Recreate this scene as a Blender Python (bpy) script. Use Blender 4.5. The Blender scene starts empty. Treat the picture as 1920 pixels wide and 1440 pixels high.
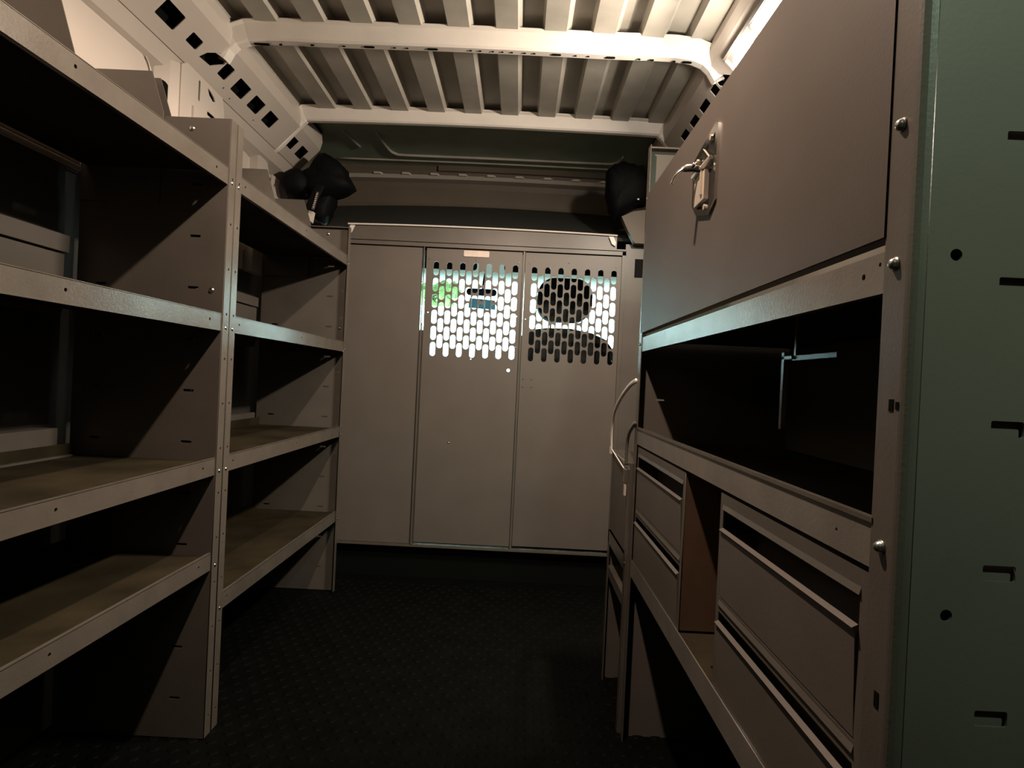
import bpy, bmesh, math, random
from mathutils import Vector, Matrix
random.seed(7)
S = bpy.context.scene
C = S.collection
PI = math.pi

# ------------------------------------------------------------------ camera
FPX = 1150.0; ROLL = math.radians(2.75); VPX, VPY = 972.0, 715.0; CAM_H = 0.91
cam_d = bpy.data.cameras.new('camera'); cam = bpy.data.objects.new('camera', cam_d); C.objects.link(cam)
cam_d.sensor_fit = 'HORIZONTAL'; cam_d.sensor_width = 36.0; cam_d.lens = 36.0*FPX/1920.0
cam_d.clip_start = 0.02; cam_d.clip_end = 200
_F = Vector(((VPX-960)/FPX, (720-VPY)/FPX, 1.0)).normalized()
_U = Vector((math.sin(ROLL), math.cos(ROLL), 0.0)); _U = (_U-_F*_U.dot(_F)).normalized()
_R = Vector((_U.y*_F.z-_U.z*_F.y, _U.z*_F.x-_U.x*_F.z, _U.x*_F.y-_U.y*_F.x))
if _R.x < 0: _R = -_R
cam.matrix_world = Matrix(((_R.x, _R.y, -_R.z, 0), (_F.x, _F.y, -_F.z, 0), (_U.x, _U.y, -_U.z, CAM_H), (0, 0, 0, 1)))
S.camera = cam

# ------------------------------------------------------------------ world: bright overcast sky (added dark walls around the van block it except ahead)
SKY = (11.0, 14.2, 14.6)
W = bpy.data.worlds.new('world'); S.world = W; W.use_nodes = True
nt = W.node_tree; nt.nodes.clear()
wo = nt.nodes.new('ShaderNodeOutputWorld'); bg = nt.nodes.new('ShaderNodeBackground')
bg.inputs[0].default_value = (*SKY, 1)
bg.inputs[1].default_value = 1.0
nt.links.new(bg.outputs[0], wo.inputs[0])

S.view_settings.view_transform = 'Standard'; S.view_settings.look = 'None'
S.view_settings.gamma = 1.0; S.view_settings.use_curve_mapping = False
S.view_settings.exposure = 0.0
REAR_FILL_W = 13.5      # added unseen fill lamp, lights the near end panel
ROOF_LAMP_W = 17.5      # roof lamp over the aisle, just behind the upper edge of the frame
BULB_W = 4.5            # its bare bulb
SIDE_LAMP_W = 22.5      # lit side lamp above the cabinet

# ------------------------------------------------------------------ materials
def mat(name, col, rough=0.5, metal=0.0, mottle=0.0, mscale=12.0, bump=0.0, bscale=300.0, spec=0.5, dirt=0.0, streak=False):
    m = bpy.data.materials.new(name); m.use_nodes = True
    t = m.node_tree; b = t.nodes['Principled BSDF']
    b.inputs['Roughness'].default_value = rough; b.inputs['Metallic'].default_value = metal
    b.inputs['Specular IOR Level'].default_value = spec
    b.inputs['Base Color'].default_value = (*col, 1)
    g = t.nodes.new('ShaderNodeTexCoord')
    if mottle or dirt:
        n = t.nodes.new('ShaderNodeTexNoise'); n.inputs['Scale'].default_value = mscale; n.inputs['Detail'].default_value = 6
        if streak:
            mpn = t.nodes.new('ShaderNodeMapping'); mpn.inputs['Scale'].default_value = (1, 1, .12)
            t.links.new(g.outputs['Object'], mpn.inputs[0]); t.links.new(mpn.outputs[0], n.inputs['Vector'])
        else:
            t.links.new(g.outputs['Object'], n.inputs['Vector'])
        r = t.nodes.new('ShaderNodeValToRGB'); r.color_ramp.elements[0].position = .3; r.color_ramp.elements[1].position = .7
        a = max(0, 1-mottle); c = 1+mottle
        r.color_ramp.elements[0].color = (col[0]*a, col[1]*a, col[2]*a, 1); r.color_ramp.elements[1].color = (col[0]*c, col[1]*c, col[2]*c, 1)
        t.links.new(n.outputs['Fac'], r.inputs[0])
        out = r.outputs[0]
        if dirt:
            n2 = t.nodes.new('ShaderNodeTexNoise'); n2.inputs['Scale'].default_value = 5; n2.inputs['Detail'].default_value = 10; n2.inputs['Roughness'].default_value = .7
            t.links.new(g.outputs['Object'], n2.inputs['Vector'])
            r2 = t.nodes.new('ShaderNodeValToRGB'); r2.color_ramp.elements[0].position = .6; r2.color_ramp.elements[1].position = .75
            r2.color_ramp.elements[0].color = (0, 0, 0, 1); r2.color_ramp.elements[1].color = (dirt, dirt, dirt, 1)
            t.links.new(n2.outputs['Fac'], r2.inputs[0])
            mx = t.nodes.new('ShaderNodeMix'); mx.data_type = 'RGBA'
            t.links.new(r2.outputs[0], mx.inputs[0]); t.links.new(out, mx.inputs[6])
            mx.inputs[7].default_value = (.09, .065, .045, 1); out = mx.outputs[2]
        t.links.new(out, b.inputs['Base Color'])
    if bump:
        n = t.nodes.new('ShaderNodeTexNoise'); n.inputs['Scale'].default_value = bscale
        t.links.new(g.outputs['Object'], n.inputs['Vector'])
        bp = t.nodes.new('ShaderNodeBump'); bp.inputs['Strength'].default_value = bump; bp.inputs['Distance'].default_value = .001
        t.links.new(n.outputs['Fac'], bp.inputs['Height']); t.links.new(bp.outputs[0], b.inputs['Normal'])
    return m
M = {}
M['steel'] = mat('grey_powder_coat', (.118, .104, .088), .38, 0, .10, 9, .15, 260, dirt=.35)
M['rail'] = mat('grey_rail_coat', (.20, .182, .158), .25, 0, .10, 14, .2, 200, dirt=.3)
M['door'] = mat('grey_door_coat', (.105, .088, .075), .5, 0, .06, 7, .12, 240, spec=.2)
M['lip'] = mat('grey_shelf_lip_coat', (.135, .120, .100), .20, .15, .10, 14, .2, 200, dirt=.25)
M['panel'] = mat('grey_panel_coat', (.138, .120, .103), .42, 0, .06, 7, .12, 240, dirt=.15)
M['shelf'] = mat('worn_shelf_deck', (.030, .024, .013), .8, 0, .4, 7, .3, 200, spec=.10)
M['white'] = mat('van_body_white', (.53, .475, .42), .4, 0, .04, 4)
M['roof'] = mat('roof_sheet_primer', (.42, .395, .34), .5, 0, .12, 10, .2, 150)
M['roofdark'] = mat('dark_roof_primer', (.30, .37, .28), .5, 0, .12, 10)
M['bow'] = mat('roof_bow_white', (.86, .80, .73), .38, 0, .05, 8)
M['header'] = mat('header_beige', (.135, .108, .080), .55, 0, .08, 6)
M['wallshade'] = mat('shaded_wall_grey', (.04, .038, .032), .6, 0, .1, 6)  # shade behind the shelves put into the wall colour
M['blocker'] = mat('dark_sky_blocker', (.03, .035, .03), .8, 0, .1, 2)  # for the added walls that keep sky light out
M['rubber'] = mat('black_rubber_mat', (.003, .0035, .003), .6, 0, .25, 12, .3, 200, spec=.05)
M['black'] = mat('black_plastic', (.0025, .0025, .003), .7, 0, .2, 20, .2, 120, spec=.15)
M['trimblack'] = mat('dark_headliner', (.022, .024, .020), .8, 0, .1, 12)
M['chrome'] = mat('chrome', (.78, .76, .72), .16, 1.0, .05, 30)
M['zinc'] = mat('zinc_screw', (.6, .58, .54), .3, 1.0)
M['satin'] = mat('satin_nickel', (.75, .66, .55), .35, .5)
M['darkmetal'] = mat('dark_latch_metal', (.05, .048, .045), .35, .8)
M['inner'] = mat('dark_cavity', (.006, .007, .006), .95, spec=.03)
M['strap'] = mat('pale_webbing', (.55, .50, .44), .6)
M['plate'] = mat('aluminium_label_plate', (.72, .60, .52), .45, .1, .06, 40)
M['seat'] = mat('dark_seat_fabric', (.018, .018, .017), .9, 0, .2, 60, .5, 300)
M['wood'] = mat('brown_housing', (.21, .12, .072), .6, 0, .12, 10)
M['mirror'] = mat('dark_mirror', (.03, .025, .08), .15, .2)
M['connector'] = mat('cream_plastic', (.72, .66, .58), .45)
M['tag'] = mat('blue_grey_card', (.25, .45, .58), .6)
_t = M['tag'].node_tree; _tr = _t.nodes.new('ShaderNodeBsdfTranslucent'); _tr.inputs[0].default_value = (.12, .17, .18, 1)
_m = _t.nodes.new('ShaderNodeAddShader'); _t.links.new(_t.nodes['Principled BSDF'].outputs[0], _m.inputs[0]); _t.links.new(_tr.outputs[0], _m.inputs[1]); _t.links.new(_m.outputs[0], _t.nodes['Material Output'].inputs[0])
M['foliage'] = mat('foliage', (.16, .24, .07), .7, 0, .4, 8)
M['bark'] = mat('bark', (.12, .08, .05), .8, 0, .3, 20)
M['render'] = mat('white_render', (.8, .82, .82), .8, 0, .03, 3)
M['asphalt'] = mat('yard_concrete', (.45, .45, .44), .8, 0, .1, 2)
def emis(name, col, st):
    m = bpy.data.materials.new(name); m.use_nodes = True
    b = m.node_tree.nodes['Principled BSDF']; b.inputs['Base Color'].default_value = (.9, .85, .8, 1)
    b.inputs['Emission Color'].default_value = (*col, 1); b.inputs['Emission Strength'].default_value = st
    return m
M['lens'] = emis('lit_lens', (1, .90, .80), 14)
M['lens2'] = emis('lit_lens_bright', (1, .95, .88), 40)
M['lensfill'] = emis('fill_lens', (.7, 1, .8), 2)  # glow of the added rear fill lamp
def glass(name, top=None):
    m = bpy.data.materials.new(name); m.use_nodes = True; t = m.node_tree; t.nodes.clear()
    o = t.nodes.new('ShaderNodeOutputMaterial'); tr = t.nodes.new('ShaderNodeBsdfTransparent'); gl = t.nodes.new('ShaderNodeBsdfGlossy')
    gl.inputs['Roughness'].default_value = .02
    mx = t.nodes.new('ShaderNodeMixShader'); mx.inputs[0].default_value = .06
    tr.inputs[0].default_value = (.82, .93, .92, 1)
    if top:
        g = t.nodes.new('ShaderNodeTexCoord'); s = t.nodes.new('ShaderNodeSeparateXYZ'); r = t.nodes.new('ShaderNodeValToRGB')
        mr = t.nodes.new('ShaderNodeMapRange'); mr.inputs[1].default_value = top[0]; mr.inputs[2].default_value = top[1]
        t.links.new(g.outputs['Object'], s.inputs[0]); t.links.new(s.outputs['Z'], mr.inputs[0]); t.links.new(mr.outputs[0], r.inputs[0])
        r.color_ramp.elements[0].position = 0; r.color_ramp.elements[0].color = (.82, .93, .92, 1)
        r.color_ramp.elements[1].position = 1; r.color_ramp.elements[1].color = (.165, .178, .161, 1)
        t.links.new(r.outputs[0], tr.inputs[0])
    t.links.new(tr.outputs[0], mx.inputs[1]); t.links.new(gl.outputs[0], mx.inputs[2]); t.links.new(mx.outputs[0], o.inputs[0])
    return m
M['glass'] = glass('side_glass'); M['windshield'] = glass('shade_band_glass', (1.40, 1.56))

# ------------------------------------------------------------------ object helpers
ORG = {}
def link_mesh(name, me, material, parent=None, origin=None, smooth=False):
    """me is in world coordinates; parts take the origin of their thing."""
    o = bpy.data.objects.new(name, me); C.objects.link(o)
    if material is not None and len(me.materials) == 0: me.materials.append(material)
    if parent is not None:
        L = ORG[parent.name]; o.parent = parent
        me.transform(Matrix.Translation(-L)); ORG[o.name] = L
    else:
        L = Vector(origin) if origin is not None else Vector((0, 0, 0))
        me.transform(Matrix.Translation(-L)); o.location = L; ORG[o.name] = L
    if smooth:
        for p in me.polygons: p.use_smooth = True
    return o
def bm_obj(name, bm, material, parent=None, origin=None, smooth=False, bevel=0.0):
    if bevel:
        bmesh.ops.bevel(bm, geom=[e for e in bm.edges if len(e.link_faces) == 2 and e.calc_face_angle(0) > .6], offset=bevel, segments=2, affect='EDGES', profile=.6)
    bmesh.ops.recalc_face_normals(bm, faces=bm.faces)
    me = bpy.data.meshes.new(name); bm.to_mesh(me); bm.free()
    return link_mesh(name, me, material, parent, origin, smooth)
def thing(name, label, cat, loc, group=None):
    o = bpy.data.objects.new(name, None); C.objects.link(o); o.location = loc; o.empty_display_size = .05
    o['label'] = label; o['category'] = cat
    if group: o['group'] = group
    ORG[o.name] = Vector(loc)
    return o
def tag(o, label, cat, group=None):
    o['label'] = label; o['category'] = cat
    if group: o['group'] = group
    return o
def struct(o):
    o['kind'] = 'structure'; return o
def box(bm, x0, x1, y0, y1, z0, z1):
    vs = [bm.verts.new((x, y, z)) for x in (x0, x1) for y in (y0, y1) for z in (z0, z1)]
    for f in ((0, 1, 3, 2), (4, 6, 7, 5), (0, 4, 5, 1), (2, 3, 7, 6), (0, 2, 6, 4), (1, 5, 7, 3)):
        bm.faces.new([vs[i] for i in f])
def boxes(name, lst, material, parent=None, origin=None, bevel=0.0):
    bm = bmesh.new()
    for b in lst: box(bm, *b)
    return bm_obj(name, bm, material, parent, origin, bevel=bevel)
def prism(bm, prof, axis, a, b):
    """prof: 2D list; axis 'y': prof=(x,z); axis 'x': prof=(y,z); axis 'z': prof=(x,y)"""
    def P(p, t):
        return (p[0], t, p[1]) if axis == 'y' else ((t, p[0], p[1]) if axis == 'x' else (p[0], p[1], t))
    A = [bm.verts.new(P(p, a)) for p in prof]; B = [bm.verts.new(P(p, b)) for p in prof]
    n = len(prof)
    for i in range(n): bm.faces.new((A[i], A[(i+1) % n], B[(i+1) % n], B[i]))
    bm.faces.new(A); bm.faces.new(list(reversed(B)))
def prism_obj(name, prof, axis, a, b, material, parent=None, origin=None, bevel=0.0):
    bm = bmesh.new(); prism(bm, prof, axis, a, b)
    return bm_obj(name, bm, material, parent, origin, bevel=bevel)
def rrect(cx, cy, w, h, r, n=5):
    r = min(r, w/2-1e-5, h/2-1e-5); out = []
    for (sx, sy, a0) in ((1, 1, 0), (-1, 1, 90), (-1, -1, 180), (1, -1, 270)):
        for k in range(n+1):
            a = math.radians(a0+90*k/n)
            out.append((cx+sx*(w/2-r)+r*math.cos(a), cy+sy*(h/2-r)+r*math.sin(a)))
    return out
def circ(cx, cy, r, n=14): return [(cx+r*math.cos(2*PI*k/n), cy+r*math.sin(2*PI*k/n)) for k in range(n)]
def plate_mesh(name, outline, holes, th, mtx):
    cu = bpy.data.curves.new(name, 'CURVE'); cu.dimensions = '2D'; cu.fill_mode = 'BOTH'; cu.extrude = th/2
    for loop in [outline]+holes:
        s = cu.splines.new('POLY'); s.points.add(len(loop)-1)
        for p, q in zip(s.points, loop): p.co = (q[0], q[1], 0, 1)
        s.use_cyclic_u = True
    o = bpy.data.objects.new(name, cu); C.objects.link(o)
    dg = bpy.context.evaluated_depsgraph_get(); me = bpy.data.meshes.new_from_object(o.evaluated_get(dg))
    bpy.data.objects.remove(o); bpy.data.curves.remove(cu)
    me.name = name; me.transform(mtx)
    return me
def MXZ(y): return Matrix(((1, 0, 0, 0), (0, 0, -1, y), (0, 1, 0, 0), (0, 0, 0, 1)))     # plate in X-Z at y
def MYZ(x): return Matrix(((0, 0, 1, x), (1, 0, 0, 0), (0, 1, 0, 0), (0, 0, 0, 1)))      # plate in Y-Z at x
def MXY(z): return Matrix.Translation((0, 0, z))
def plate(name, outline, holes, th, mtx, material, parent=None, origin=None):
    return link_mesh(name, plate_mesh(name, outline, holes, th, mtx), material, parent, origin)
def rect(x0, x1, y0, y1): return [(x0, y0), (x1, y0), (x1, y1), (x0, y1)]
def smooth_path(pts, n=6):
    pts = [Vector(p) for p in pts]; P = [pts[0]]+pts+[pts[-1]]; out = []
    for i in range(1, len(P)-2):
        for k in range(n):
            t = k/n; a, b, c, d = P[i-1], P[i], P[i+1], P[i+2]
            out.append(.5*((2*b)+(-a+c)*t+(2*a-5*b+4*c-d)*t*t+(-a+3*b-3*c+d)*t**3))
    out.append(pts[-1]); return out
def tube_bm(bm, pts, rx, ry=None, seg=8, ref=Vector((1, 0, 0))):
    ry = ry or rx; rings = []
    for i, p in enumerate(pts):
        d = (pts[min(i+1, len(pts)-1)]-pts[max(i-1, 0)]).normalized()
        u = (ref-d*ref.dot(d)); u = u.normalized() if u.length > 1e-4 else d.orthogonal().normalized()
        v = d.cross(u)
        rings.append([bm.verts.new(p+u*rx*math.cos(2*PI*k/seg)+v*ry*math.sin(2*PI*k/seg)) for k in range(seg)])
    for A, B in zip(rings, rings[1:]):
        for k in range(seg): bm.faces.new((A[k], A[(k+1) % seg], B[(k+1) % seg], B[k]))
    bm.faces.new(list(reversed(rings[0]))); bm.faces.new(rings[-1])
def tube(name, pts, r, material, parent=None, origin=None, ry=None, n=6, ref=(1, 0, 0)):
    bm = bmesh.new(); tube_bm(bm, smooth_path(pts, n), r, ry, ref=Vector(ref))
    return bm_obj(name, bm, material, parent, origin, smooth=True)
def dome(name, loc, axis, r, material, parent, h=None):
    """screw head: low dome with a rim, facing 'axis'"""
    bm = bmesh.new(); h = h or r*.6; rings = []
    for (rr, zz) in ((1.15, 0), (1.15, .12), (1, .15), (.9, .55), (.62, .85), (.3, .98)):
        rings.append([bm.verts.new((rr*r*math.cos(2*PI*k/12), rr*r*math.sin(2*PI*k/12), zz*h)) for k in range(12)])
    for A, B in zip(rings, rings[1:]):
        for k in range(12): bm.faces.new((A[k], A[(k+1) % 12], B[(k+1) % 12], B[k]))
    bm.faces.new(rings[-1]); bm.faces.new(list(reversed(rings[0])))
    q = Vector((0, 0, 1)).rotation_difference(Vector(axis)).to_matrix().to_4x4()
    bmesh.ops.transform(bm, matrix=Matrix.Translation(loc) @ q, verts=bm.verts)
    return bm_obj(name, bm, material, parent, smooth=True)
def blob(bm, pts2, y0, y1, amp=.006, inset=.8):
    """lumpy rounded solid from an X-Z outline swelling between two depths"""
    cx = sum(p[0] for p in pts2)/len(pts2); cz = sum(p[1] for p in pts2)/len(pts2); L = []
    pp = []
    for i in range(len(pts2)):
        a_, b_ = pts2[i], pts2[(i+1) % len(pts2)]
        for t in (0, .5): pp.append((a_[0]+(b_[0]-a_[0])*t, a_[1]+(b_[1]-a_[1])*t))
    for k, (t, s) in enumerate(((0, .35), (.05, .72), (.15, .92), (.4, 1.0), (.75, .97), (1, inset))):
        L.append([bm.verts.new((cx+(p[0]-cx)*s+random.uniform(-amp, amp), y0+(y1-y0)*t+random.uniform(-amp, amp), cz+(p[1]-cz)*s+random.uniform(-amp, amp))) for p in pp])
    n = len(pp)
    for A, B in zip(L, L[1:]):
        for i in range(n): bm.faces.new((A[i], A[(i+1) % n], B[(i+1) % n], B[i]))
    bm.faces.new(L[0]); bm.faces.new(list(reversed(L[-1])))

# ================================================================== VAN SHELL
XL, XR = -1.12, 0.72       # inner faces of the side walls
Y_BACK = -0.45
# floor: rubber mat with round studs
bm = bmesh.new(); box(bm, XL-.05, XR+.05, Y_BACK, 3.2, -.03, 0)
py = .040; px = .047
for j in range(int((2.75-.2)/py)):
    y = .2+j*py
    for i in range(int(1.86/px)):
        x = -1.08+i*px+(px/2 if j % 2 else 0)
        if x > .68: continue
        if x > .42 and y < 2.0: continue
        c0 = []; 
        for (rr, z) in ((.0145, 0.0), (.012, .0022), (.006, .0030)):
            c0.append([bm.verts.new((x+rr*math.cos(2*PI*k/8), y+rr*math.sin(2*PI*k/8), z)) for k in range(8)])
        for A, B in zip(c0, c0[1:]):
            for k in range(8): bm.faces.new((A[k], A[(k+1) % 8], B[(k+1) % 8], B[k]))
        bm.faces.new(c0[-1])
struct(bm_obj('floor', bm, M['rubber']))

# roof sheet with longitudinal ribs (closed profile, thick on the outside)
def roof_profile(y, zoff=0):
    pts = []; lines = [-.95+.1495*i for i in range(-1, 12)]
    def cam_z(x): return .012*(1-((x+.2)/.95)**2)
    x = -1.10; pts.append((x, 1.978))
    for xl in lines:
        if xl < -1.05 or xl > .66: continue
        pts += [(xl-.074, 2.010), (xl-.067, 1.980), (xl, 1.980), (xl+.017, 2.010)]
    pts.append((.70, 2.010))
    pts = [p for i, p in enumerate(pts)]
    return [(a, b+cam_z(a)+zoff) for a, b in pts]
def roof_piece(y0, y1):
    bm = bmesh.new(); p = roof_profile(0)
    prof = p+[(.70, 2.05), (-1.10, 2.05)]
    prism(bm, prof, 'y', y0, y1); return bm
bm = roof_piece(Y_BACK, 2.56)
o = struct(bm_obj('ceiling', bm, M['roof']))
bm = bmesh.new()   # plain forward roof panel over the cab
prism(bm, [(-1.10, 2.004), (-.9, 2.010), (-.2, 2.016), (.5, 2.010), (.70, 2.004), (.70, 2.05), (-1.10, 2.05)], 'y', 2.562, 3.24)
struct(bm_obj('trim_42', bm, M['roofdark']))
# pressed beads of the forward roof panel
bm = bmesh.new()
tube_bm(bm, smooth_path([(-.70, 2.78, 2.010), (-.685, 2.98, 2.010), (-.66, 3.04, 2.010), (-.60, 3.055, 2.011), (-.2, 3.06, 2.014), (.3, 3.055, 2.012), (.42, 3.04, 2.010), (.45, 2.95, 2.010)]), .009, .005, 8, Vector((0, 0, 1)))
tube_bm(bm, smooth_path([(-.85, 2.78, 2.008), (-.82, 2.97, 2.008)]), .006, .006, 8)
tube_bm(bm, smooth_path([(-.98, 3.13, 2.008), (-.2, 3.135, 2.014), (.6, 3.13, 2.008)]), .006, .004, 8, Vector((0, 0, 1)))
struct(bm_obj('trim_1', bm, M['roof'], smooth=True))
# stiffener plate in front of second bow
struct(boxes('trim_2', [(-.40, .02, 2.60, 2.645, 1.995, 2.012)], M['roof'], bevel=.003))

# roof bows (hat section swept across, bending down at both sides)
def bow(name, y0, w, zb, holes=False):
    path = [(-1.125, 1.792), (-1.07, 1.800), (-1.025, 1.830), (-.962, 1.900), (-.925, zb-.004), (-.89, zb+.002), (-.6, zb+.007), (-.2, zb+.010), (.2, zb+.007), (.49, zb+.002), (.525, zb-.004), (.562, 1.900), (.625, 1.83), (.67, 1.80), (.72, 1.79)]
    if holes: path[1:-1] = [(-.950, 1.888), (-.925, 1.920), (-.895, zb+.002), (-.6, zb+.007), (-.2, zb+.010), (.2, zb+.007), (.49, zb+.002), (.52, 1.920), (.545, 1.888)]
    if holes: path = [(-.965, 1.872)]+path[3:-3]+[(.565, 1.872)]
    pp = smooth_path([(a, 0, b) for a, b in path], 4)
    # profile: (y, dz) open hat, given a real thickness by doubling back
    prof = [(y0-.004, .052), (y0+.006, .046), (y0+.020, .006), (y0+.026, 0), (y0+w, 0), (y0+w+.004, .004), (y0+w+.014, .046), (y0+w+.024, .050), (y0+w+.024, .053), (y0+w+.011, .051), (y0+w+.001, .004), (y0+.026, .003), (y0+.023, .008), (y0+.009, .049), (y0-.004, .055)]
    bm = bmesh.new(); rings = []
    for i, p in enumerate(pp):
        d = (pp[min(i+1, len(pp)-1)]-pp[max(i-1, 0)]).normalized(); nrm = Vector((-d.z, 0, d.x))
        rings.append([bm.verts.new((p.x+nrm.x*dz, yy, p.z+nrm.z*dz)) for yy, dz in prof])
    n = len(prof)
    for A, B in zip(rings, rings[1:]):
        for k in range(n): bm.faces.new((A[k], A[(k+1) % n], B[(k+1) % n], B[k]))
    bm.faces.new(rings[0]); bm.faces.new(list(reversed(rings[-1])))
    return struct(bm_obj(name, bm, M['bow']))
b1 = bow('trim_3', 1.893, .052, 1.932, True); b2 = bow('trim_4', 2.497, .046, 1.940)
bow('trim_5', 1.29, .052, 1.932, True)
# punched holes in the bow flanges (dark cavities behind the slots)
def pits(name, y, z, xs):
    bm = bmesh.new()
    for x, w in xs:
        pr = rrect(x, y, w, .010 if w > .02 else .006, .005, 3)
        zz = z+.010-.010*(abs(x+.2)/.75)**2
        prism(bm, pr, 'z', zz-.0018, zz+.001)
    return struct(bm_obj(name, bm, M['inner']))
pits('trim_6', 1.932, 1.932, [(-.86, .05), (-.80, .010), (-.70, .012), (-.60, .010), (-.52, .034), (-.44, .008), (-.40, .008), (-.32, .034), (-.20, .008), (-.17, .008), (-.13, .007), (-.10, .007), (-.07, .007), (-.03, .009), (.0, .009), (.07, .03), (.13, .008), (.17, .008), (.24, .03), (.33, .008), (.37, .012), (.44, .008), (.48, .03)])

# cant rails: chamfer between wall and roof, pierced by square holes
def cant(name, side):
    # local plane: u along +Y, v up the slope
    p0 = Vector((-1.045, 0, 1.816)); p1 = Vector((-.950, 0, 1.916))
    if side > 0: p0 = Vector((.645, 0, 1.816)); p1 = Vector((.550, 0, 1.916))
    L = (p1-p0).length; v = (p1-p0).normalized(); u = Vector((0, 1, 0)); n = u.cross(v)
    mt = Matrix(((u.x, v.x, n.x, p0.x), (u.y, v.y, n.y, p0.y), (u.z, v.z, n.z, p0.z), (0, 0, 0, 1)))
    holes = []
    for (y, w, h, vc) in ((.95, .083, .052, .068), (1.07, .082, .052, .068), (1.19, .08, .052, .068), (1.42, .08, .052, .068), (1.54, .075, .052, .068), (1.670, .088, .052, .068), (1.797, .056, .034, .066), (1.983, .050, .050, .072), (2.096, .083, .052, .068), (2.218, .081, .052, .068), (2.341, .081, .052, .068), (2.562, .082, .050, .068), (2.682, .076, .052, .068)):
        holes.append(rrect(y, vc, w, h, .004, 2))
    holes.append([(1.852, .044), (1.915, .048), (1.950, .080), (1.945, .105), (1.905, .100), (1.865, .070)])
    for (y, vv) in ((2.03, .2), (2.09, .12), (2.27, .15)): holes.append(circ(y, L*vv, .004, 8))
    m1 = plate_mesh(name, rect(Y_BACK, 2.78, 0, L), holes, .003, mt)
    me = m1
    bm = bmesh.new(); bm.from_mesh(me)
    # lips on both edges: flange to the roof sheet and to the wall
    s = 1 if side < 0 else -1
    ex = p1.x; wx = p0.x
    prism(bm, [(ex, 1.914), (ex+s*.010, 1.950), (ex+s*.006, 1.985), (ex-s*.006, 1.985), (ex-s*.004, 1.918)], 'y', Y_BACK, 2.78)
    prism(bm, [(wx, 1.818), (wx-s*.028, 1.778), (wx-s*.074, 1.752), (wx-s*.074, 1.762), (wx-s*.034, 1.788), (wx-s*.006, 1.822)], 'y', Y_BACK, 2.78)
    bm.to_mesh(me); bm.free()
    o = struct(link_mesh(name, me, M['white']))
    # dark box section behind the rail
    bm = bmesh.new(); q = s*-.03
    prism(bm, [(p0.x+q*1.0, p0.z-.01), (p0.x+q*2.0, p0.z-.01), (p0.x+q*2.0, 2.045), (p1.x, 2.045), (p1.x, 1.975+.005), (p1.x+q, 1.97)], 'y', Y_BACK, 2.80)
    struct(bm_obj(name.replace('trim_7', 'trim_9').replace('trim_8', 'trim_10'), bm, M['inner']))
    return o
cant('trim_7', -1); cant('trim_8', 1)

# side walls
bm = bmesh.new()
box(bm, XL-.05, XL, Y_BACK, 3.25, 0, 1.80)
struct(bm_obj('wall_left', bm, M['wallshade']))
struct(boxes('trim_38', [(XL, XL+.003, 0.2, 3.2, 1.38, 1.79)], M['white']))
struct(boxes('wall_right', [(XR, XR+.05, Y_BACK, 3.25, 0, 1.80)], M['wallshade']))
# left wall: blanked upper window panel with rounded corner and rolled seam
def yz_ring(bm, loop, x, r):
    pts = [Vector((x, p[0], p[1])) for p in loop]; pts.append(pts[0]); pts.append(pts[1])
    tube_bm(bm, pts, r, r*.8, 6, Vector((1, 0, 0)))
bm = bmesh.new()
lp = rrect(1.02, 1.58, 1.425, .39, .06, 8)
prism(bm, lp, 'x', XL, -1.088)
yz_ring(bm, rrect(1.026, 1.58, 1.437, .402, .066, 8), -1.089, .004)
struct(bm_obj('trim_11', bm, M['white']))
# left wall: pillar between the two bays
PX = -1.040
p_out = [(1.805, 1.3), (2.07, 1.3), (2.07, 1.765), (2.055, 1.812), (1.835, 1.818), (1.805, 1.80)]
holes = [rrect(1.908, 1.768, .010, .064, .005, 4), [(1.958, 1.800), (1.975, 1.797), (1.998, 1.788), (2.008, 1.778), (1.992, 1.772), (1.968, 1.782)], rrect(1.985, 1.722, .05, .012, .005, 3)]
o = struct(plate('trim_12', p_out, holes, .004, MYZ(PX), M['white']))
bm = bmesh.new()
prism(bm, [(-1.117, 1.752), (-1.092, 1.760), (-1.060, 1.785), (-1.041, 1.806), (-1.043, 1.810), (-1.064, 1.790), (-1.094, 1.765), (-1.117, 1.757)], 'z', 1.3, 1.80)
box(bm, -1.117, -1.043, 2.066, 2.070, 1.3, 1.78)
box(bm, -1.038, -1.031, 1.868, 2.068, 1.3, 1.705)
struct(bm_obj('trim_13', bm, M['white'], bevel=.001))
bm = bmesh.new(); prism(bm, rrect(1.768, 1.70, .045, .068, .022, 6), 'x', -1.082, -1.0795)
bmesh.ops.rotate(bm, verts=bm.verts, cent=Vector((-1.081, 1.772, 1.7)), matrix=Matrix.Rotation(math.radians(-38), 3, 'Z'))
bmesh.ops.translate(bm, verts=bm.verts, vec=Vector((.008, .0, 0)))
struct(bm_obj('trim_40', bm, M['inner']))
struct(boxes('trim_14', [(-1.060, -1.052, 1.82, 2.05, 1.32, 1.81)], M['inner']))
# left wall: foot of the second bow and upright behind the second bay
bm = bmesh.new()
prism(bm, [(2.44, 1.3), (2.55, 1.3), (2.57, 1.70), (2.545, 1.765), (2.49, 1.78), (2.45, 1.765)], 'x', XL, XL+.035)
prism(bm, [(2.35, 1.3), (2.41, 1.3), (2.405, 1.75), (2.36, 1.755)], 'x', XL, XL+.012)
struct(bm_obj('trim_15', bm, M['white'], bevel=.003))
struct(plate('trim_16', [(2.58, 1.35), (2.78, 1.35), (2.78, 1.70), (2.70, 1.74), (2.60, 1.74)], [circ(2.63, 1.70, .008, 10), rrect(2.66, 1.60, .012, .05, .005, 3)], .004, MYZ(XL+.03), M['white']))
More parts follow.
